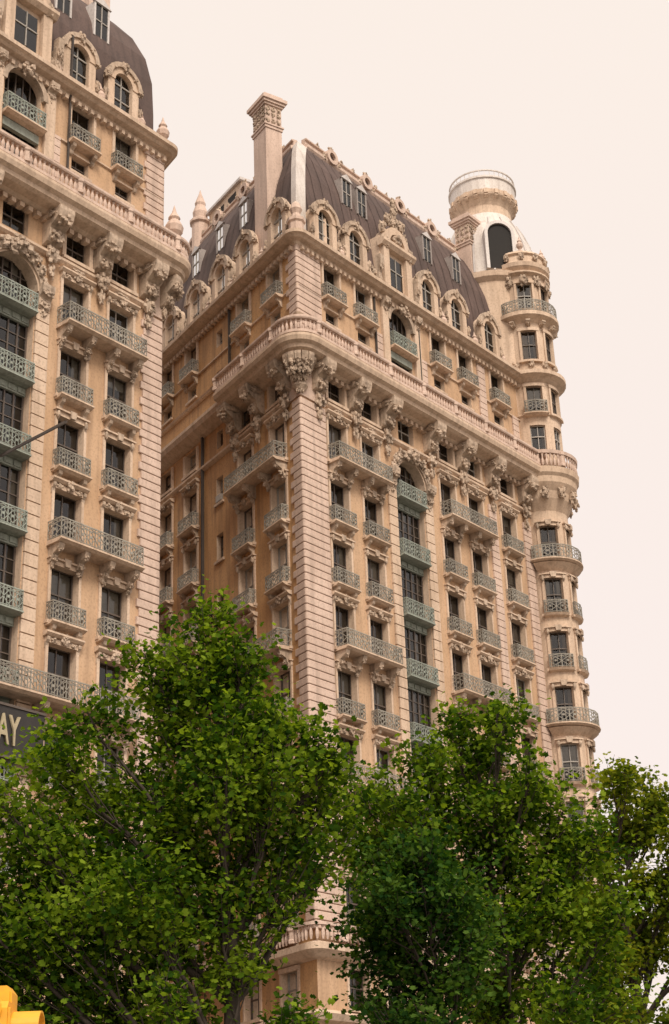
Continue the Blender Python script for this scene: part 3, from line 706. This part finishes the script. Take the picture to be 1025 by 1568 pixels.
# ================================================================ other building far right
B=Bld('office_building')
F2=Fr((30,118),rad(95)).setn(1); o2=[]
for k in range(8):
    for u in range(2,24,3): opening(B,F2,u,1.5,2+k*3.4,4.2+k*3.4,o2)
wall(B.g('facade_wall','stone'),F2,0,26,0,28,o2)
box(B.g('cornices','stone'),F2,-.3,26,.002,.6,27.6,28.3); box(B.g('roof','metal'),F2,0,26,-15,0,28,28.1)
for (p,q) in ((F2.m(0,0,0),F2.m(0,-15,0)),(F2.m(26,0,0),F2.m(26,-15,0)),(F2.m(0,-15,0),F2.m(26,-15,0))): B.g('side_walls','brick').add([p,q,(q[0],q[1],28),(p[0],p[1],28)],[(0,1,2,3)])
B.finish()
# ================================================================ ground
M['asphalt']=stone('asphalt',(.055,.053,.05),(.045,.043,.04),(.03,.03,.03),rough=.9,streak=0)
M['concrete']=stone('sidewalk_concrete',(.28,.26,.24),(.24,.22,.2),(.15,.14,.13),streak=.1)
M['earth']=stone('ground_earth',(.13,.11,.08),(.10,.085,.06),(.06,.05,.04),streak=0)
M['paint']=stone('road_paint',(.75,.74,.7),(.68,.66,.62),(.4,.38,.35),streak=0)
s=1500; mkobj('ground',[(-s,-s,0),(s,-s,0),(s,s,0),(-s,s,0)],[(0,1,2,3)],M['earth'])
def slab(name,F,u0,u1,o0,o1,h0,h1,mat):
    mb=MB(); box(mb,F,u0,u1,o0,o1,h0,h1); return mkobj(name,mb.v,mb.f,M[mat])
slab('road',R,-200,400,6,23,.002,.006,'asphalt')
slab('sidewalk',R,-200,400,-60,6,.003,.14,'concrete')
slab('sidewalk',R,-200,400,23,60,.003,.14,'concrete')
mb=MB()
for k in range(-20,60):
    for o in (11.5,17.5): box(mb,R,k*6,k*6+3,o-.07,o+.07,.008,.012)
mkobj('lane_markings',mb.v,mb.f,M['paint'])
# ================================================================ trees
def leafmat(name,c1,c2,c3):
    m=bpy.data.materials.new(name); m.use_nodes=True; t=m.node_tree; t.nodes.clear(); N=t.nodes;L=t.links
    o=N.new('ShaderNodeOutputMaterial'); geo=N.new('ShaderNodeNewGeometry')
    n1=N.new('ShaderNodeTexNoise'); n1.inputs['Scale'].default_value=.9; n1.inputs['Detail'].default_value=0
    L.new(geo.outputs['Position'],n1.inputs['Vector'])
    wn=N.new('ShaderNodeMapRange'); L.new(geo.outputs['Random Per Island'],wn.inputs['Value']); wn.inputs['To Min'].default_value=-.38; wn.inputs['To Max'].default_value=.38
    ad=N.new('ShaderNodeMath'); ad.operation='ADD'; L.new(n1.outputs['Fac'],ad.inputs[0]); L.new(wn.outputs[0],ad.inputs[1])
    cr=N.new('ShaderNodeValToRGB'); L.new(ad.outputs[0],cr.inputs[0])
    cr.color_ramp.elements[0].position=.2; cr.color_ramp.elements[0].color=(*c1,1); cr.color_ramp.elements[1].position=.85; cr.color_ramp.elements[1].color=(*c3,1)
    e=cr.color_ramp.elements.new(.5); e.color=(*c2,1)
    d=N.new('ShaderNodeBsdfDiffuse'); L.new(cr.outputs[0],d.inputs['Color'])
    tr=N.new('ShaderNodeBsdfTranslucent'); 
    mul=N.new('ShaderNodeMix'); mul.data_type='RGBA'; mul.blend_type='MULTIPLY'; mul.inputs[0].default_value=1; L.new(cr.outputs[0],mul.inputs[6]); mul.inputs[7].default_value=(1.55,1.55,.5,1)
    L.new(mul.outputs[2],tr.inputs[0])
    mx=N.new('ShaderNodeMixShader'); mx.inputs[0].default_value=.45; L.new(d.outputs[0],mx.inputs[1]);L.new(tr.outputs[0],mx.inputs[2]);L.new(mx.outputs[0],o.inputs[0])
    return m
LM1=leafmat('leaves_bright',(.022,.055,.007),(.075,.135,.011),(.19,.27,.025))
LM2=leafmat('leaves_dark',(.013,.04,.010),(.035,.085,.014),(.09,.16,.03))
LM3=leafmat('leaves_olive',(.05,.08,.008),(.12,.165,.014),(.25,.27,.025))
M['bark']=stone('bark',(.055,.04,.03),(.04,.029,.021),(.02,.014,.01),fine=14)
def tube(mb,pts,rs,n=7):
    vs=[];fs=[]
    for i,(p,r) in enumerate(zip(pts,rs)):
        p=np.array(p); q=np.array(pts[min(i+1,len(pts)-1)])-np.array(pts[max(i-1,0)]); q=q/np.linalg.norm(q)
        a=np.cross(q,[.3,.9,.1]);a/=np.linalg.norm(a);b=np.cross(q,a)
        for k in range(n): vs.append(tuple(p+r*(a*math.cos(2*math.pi*k/n)+b*math.sin(2*math.pi*k/n))))
    for i in range(len(pts)-1):
        for k in range(n): fs.append((i*n+k,i*n+(k+1)%n,(i+1)*n+(k+1)%n,(i+1)*n+k))
    mb.add(vs,fs)
def tree(name,base,clumps,lm,leaf=.13,dens=420,depth=2.6,trunk_r=.24,topz=None,fork=5.0,back=.8):
    e=empty(name)
    bx,by=base; mb=MB()
    zs=max(c[1] for c in clumps)
    top=np.array([bx+.2,by,zs-1.2])
    tp=[];tr=[]
    for i in range(12):
        t=i/11; tp.append((bx+.25*math.sin(t*5)*t+(top[0]-bx)*t,by+.2*math.sin(t*4+1)*t,t*top[2])); tr.append(trunk_r*(1-.86*t)+(.1*(1-t)**6))
    tube(mb,tp,tr,9)
    cl=[]
    for (x,z,r) in clumps:
        y=by+random.uniform(-.4,.2)*depth; cl.append((x,y,z,r))
        if random.random()<back: cl.append((x+random.uniform(-.4,.4),by+random.choice((-1,1))*random.uniform(.4,1)*depth*.8,z-random.uniform(-.1,.7),r*random.uniform(.65,.9)))
    twp=[]
    for (x,y,z,r) in cl:
        zt=max(fork-1.5,z-1.2-.55*math.hypot(x-bx,y-by)); zt=min(zt,top[2]-.2); t=zt/top[2]
        k=min(11,int(t*11)); s0=np.array(tp[k]);en=np.array([x,y,z])
        ctrl=s0*.45+en*.55+np.array([random.uniform(-.2,.2),random.uniform(-.2,.2),-.35])
        pts=[];rs=[]
        r0=min(tr[k]*.5,.025+.010*np.linalg.norm(en-s0))
        for i in range(8):
            q=i/7; p=(1-q)**2*s0+2*q*(1-q)*ctrl+q*q*en+np.array([random.uniform(-.06,.06) for _ in range(3)])*(q>0)
            pts.append(p);rs.append(r0*(1-.8*q)+.006)
        tube(mb,pts,rs,6)
        for j in range(15):
            q=random.uniform(.4,1); s1=(1-q)**2*s0+2*q*(1-q)*ctrl+q*q*en
            dr=np.array([random.gauss(0,1),random.gauss(0,1),random.gauss(.15,.75)]);dr/=np.linalg.norm(dr)
            e1=en+dr*r*random.choice((random.uniform(.3,1.0),random.uniform(.8,1.2))); mid=(s1+e1)/2+np.array([0,0,-.1]); tube(mb,[s1,mid,e1],[.016,.010,.003],4)
            twp.append((s1,mid,e1,r))
    o=mkobj('trunk_and_branches',mb.v,mb.f,M['bark'],e,True)
    P=[]
    for (s1,mid,e1,r) in twp:
        n=int(dens*r*r/15*random.uniform(.6,1.6))+9
        t=rng.uniform(-.1,1.06,n)[:,None]
        base_=(1-t)*mid+t*e1
        sp=.12+.13*r
        off=rng.normal(0,1,(n,3))*np.array([sp,sp,sp*.6])
        P.append(base_+off)
    P=np.vstack(P); n=len(P)
    s=leaf*rng.uniform(.55,1.35,n)
    az=rng.uniform(0,2*np.pi,n); tilt=rng.normal(-.35,.45,n)
    d=np.stack([np.cos(az)*np.cos(tilt),np.sin(az)*np.cos(tilt),np.sin(tilt)],1)
    up=np.array([0,0,1.0])+rng.normal(0,.5,(n,3)); sd=np.cross(d,up); sd/=np.linalg.norm(sd,axis=1)[:,None]; nn=np.cross(sd,d)
    out=[(0,0,0),(.25,.46,.06),(.5,.26,.05),(.62,.52,.0),(1.0,0,-.12),(.62,-.52,.0),(.5,-.26,.05),(.25,-.46,.06)]
    V=np.stack([P+d*(a*s)[:,None]+sd*(b*s)[:,None]+nn*(c*s)[:,None] for a,b,c in out],1).reshape(-1,3)
    me=bpy.data.meshes.new('foliage'); k=len(out)
    me.vertices.add(n*k); me.vertices.foreach_set('co',V.astype(np.float32).ravel())
    f1=np.array([0,1,2,3,4]);f2=np.array([0,4,5,6,7])
    idx=(np.arange(n)[:,None]*k+np.concatenate([f1,f2])[None,:]).ravel()
    me.loops.add(len(idx)); me.loops.foreach_set('vertex_index',idx.astype(np.int32))
    me.polygons.add(2*n); me.polygons.foreach_set('loop_start',(np.arange(2*n)*5).astype(np.int32))
    me.update(calc_edges=True); me.materials.append(lm)
    fo=bpy.data.objects.new('foliage',me); sc.collection.objects.link(fo); fo.parent=e
    return n
t1=[(-2.5,13.1,.5),(-2.8,12.4,.8),(-1.9,12.2,.55),(-3.8,12.3,.65),(-2.4,11.6,.9),(-3.6,11.3,1.0),(-5.0,10.9,.8),(-5.4,10,1.0),(-1.5,10.8,.8),(-.6,10.4,.6),(-4,10,1.1),(-2.5,10,1.1),(-1.3,9.6,.9),(-.2,10.1,.5),(-.3,9.4,.6),(-5.9,8.8,1),(-4.7,8.6,1.1),(-3.2,8.5,1.2),(-1.7,8.3,1.0),(-.7,8.5,.7),(-6.4,7.4,1.1),(-5,7.2,1.1),(-3.5,7.0,1.0),(-2.4,7.3,.9),(-1.3,7.4,.6),(-5.9,6,1.1),(-4.4,5.9,1),(-3.2,5.7,.7),(-6.8,6,1),(-7.2,8,1),(-1.2,5.2,.5),(-5.4,5,1),(-4.2,4.8,.7),(-2,6.3,.5),(-4,7.8,.9),(-5.6,8,.9),(-2.2,9.2,.9)]
t2=[(2.6,12.7,.55),(3.8,12.6,.55),(3.2,12,.85),(1.9,11.7,.7),(2.1,10.9,1.0),(.8,10.9,.8),(1.2,9.7,1.0),(.3,9.9,.7),(.1,10.7,.5),(3.6,10.8,1.0),(4.5,10.9,.65),(5,10.2,.9),(3,9.4,1.2),(4.4,9.1,1.1),(5.6,9.5,.75),(.6,8.3,.8),(3.6,7.8,1.1),(5,7.8,.9),(2.3,8.4,.9),(3,6.3,.9),(4.5,6.3,1),(5.8,6.3,.8),(5.9,7.8,.8),(3.8,5.2,.9),(5.2,5,.9)]
t2b=[(.6,8.0,.9),(1.2,8.4,.9),(1.9,7.9,1.0),(2.4,7.2,.8),(.4,7.0,.8),(1.3,6.6,.9),(2.1,6.2,.8),(.6,5.9,.7),(1.6,8.9,.6),(1.4,5.4,.7)]
t3=[(7.6,12.7,.6),(8.9,12.5,.7),(8.1,11.7,.9),(9.5,11.5,1.1),(7.2,11.3,.7),(7.4,10.1,.9),(8.7,9.9,1.0),(6.7,9.4,.8),(8.1,8.7,.8),(9.4,8.5,1.0),(6.5,7.9,.8),(7.3,8.2,.7),(10.4,10,1.3),(10.5,12,1),(6.9,6.6,.8),(8.2,6.4,.7),(9.6,6.6,.8)]
n=tree('plane_tree',(-2.4,30.0),t1,LM1,.115,950)
n+=tree('plane_tree',(3.2,36.5),t2,LM1,.122,900)
n+=tree('maple_tree',(1.75,33.5),t2b,LM2,.112,1000,depth=1.6,trunk_r=.15,fork=4)
n+=tree('plane_tree',(7.5,44.0),t3,LM3,.14,800)
t4=[(12.6,8.2,1.1),(9.3,6.6,1.0),(13.4,6.9,1.0),(7.5,6.0,.9)]
n+=tree('plane_tree',(11,60.0),t4,LM3,.16,330)
# ================================================================ traffic light (yellow, bottom left)
M['tyel']=stone('traffic_yellow',(.78,.38,.02),(.70,.33,.02),(.45,.22,.03),rough=.4,streak=.1)
M['lens_r']=stone('red_lens',(.35,.02,.02),(.3,.02,.02),(.2,.01,.01),rough=.2)
M['lens_y']=stone('amber_lens',(.4,.2,.02),(.35,.18,.02),(.2,.1,.01),rough=.2)
M['lens_g']=stone('green_lens',(.02,.2,.1),(.02,.17,.09),(.01,.1,.05),rough=.2)
B=Bld('traffic_light')
def head(B,F,u,zt):
    P=[(-.17,zt-1.05),(.17,zt-1.05),(.17,zt-.05),(.13,zt),(-.13,zt),(-.17,zt-.05)]
    shape(B.g('housing','tyel'),F,[(u+a,b) for a,b in P],-.12,.08)
    for i,l in enumerate(('lens_r','lens_y','lens_g')):
        z=zt-.2-.33*i
        shape(B.g('door','tyel'),F,[(u-.155,z-.155),(u+.155,z-.155),(u+.155,z+.155),(u-.155,z+.155)],.081,.1)
        shape(B.g('lens',l),F,[(u+.11*math.cos(a*.5236),z+.11*math.sin(a*.5236)) for a in range(12)],.101,.115)
        ring(B.g('visor','tyel'),F,u,z,.125,.14,.1,.3,-.3,math.pi+.3,12)
tl=(-2.64,12.0)
FA=Fr(tl,rad(90)).setn(1)
FB=Fr((tl[0]+.08,tl[1]-.1),rad(0)).setn(1)
head(B,FA,-.02,3.38); head(B,FB,0,3.25)
lathe(B.g('pole','tyel'),(tl[0]-.3,tl[1]+.22),[(.2,0),(.2,.1),(.09,.5),(.07,3.0),(.07,3.1),(.0,3.12)],12)
box(B.g('arm','tyel'),FA,-.33,.0,-.28,-.121,2.55,2.63);box(B.g('arm','tyel'),FA,-.33,.0,-.28,-.121,3.0,3.06)
B.finish()
# ================================================================ camera
f=2413.93;P=.4243;r=-.0381
cam=bpy.data.cameras.new('camera'); co=bpy.data.objects.new('camera',cam); sc.collection.objects.link(co)
import mathutils
Fv=mathutils.Vector((0,math.cos(P),math.sin(P)));U=mathutils.Vector((0,-math.sin(P),math.cos(P)));Rv=mathutils.Vector((1,0,0))
R2=Rv*math.cos(r)+U*math.sin(r);U2=U*math.cos(r)-Rv*math.sin(r)
mt=mathutils.Matrix((R2,U2,-Fv)).transposed().to_4x4(); mt.translation=(0,0,1.7); co.matrix_world=mt
cam.sensor_fit='VERTICAL'; cam.sensor_height=36; cam.lens=36*f/1568; cam.clip_end=4000; cam.clip_start=.1
sc.camera=co
# ================================================================ light
SAZ=rad(160);SEL=rad(48)
w=bpy.data.worlds.new('World'); sc.world=w; w.use_nodes=True; t=w.node_tree; N=t.nodes;L=t.links; N.clear()
out=N.new('ShaderNodeOutputWorld'); sky=N.new('ShaderNodeTexSky'); sky.sky_type='NISHITA'; sky.sun_disc=False; sky.sun_elevation=SEL; sky.sun_rotation=SAZ; sky.dust_density=6
b1=N.new('ShaderNodeBackground'); b1.inputs['Strength'].default_value=.05; L.new(sky.outputs[0],b1.inputs[0])
tcn=N.new('ShaderNodeTexCoord'); sx=N.new('ShaderNodeSeparateXYZ'); L.new(tcn.outputs['Generated'],sx.inputs[0])
cr=N.new('ShaderNodeValToRGB'); L.new(sx.outputs['Z'],cr.inputs[0])
cr.color_ramp.elements[0].position=.1; cr.color_ramp.elements[0].color=(.90,.75,.66,1)
cr.color_ramp.elements[1].position=.65; cr.color_ramp.elements[1].color=(.95,.82,.70,1)
b2=N.new('ShaderNodeBackground'); L.new(cr.outputs[0],b2.inputs[0]); b2.inputs['Strength'].default_value=.97
ad=N.new('ShaderNodeAddShader'); L.new(b1.outputs[0],ad.inputs[0]);L.new(b2.outputs[0],ad.inputs[1]);L.new(ad.outputs[0],out.inputs[0])
sl=bpy.data.lights.new('sun','SUN'); sl.energy=2.9; sl.angle=rad(20); sl.color=(1,.90,.77)
so=bpy.data.objects.new('sun',sl); sc.collection.objects.link(so)
d=mathutils.Vector((math.sin(SAZ)*math.cos(SEL),math.cos(SAZ)*math.cos(SEL),math.sin(SEL)))
so.rotation_euler=(-d).to_track_quat('-Z','Y').to_euler(); so.location=(20,-20,60)
sc.view_settings.view_transform='Standard'; sc.view_settings.look='None'; sc.view_settings.exposure=0
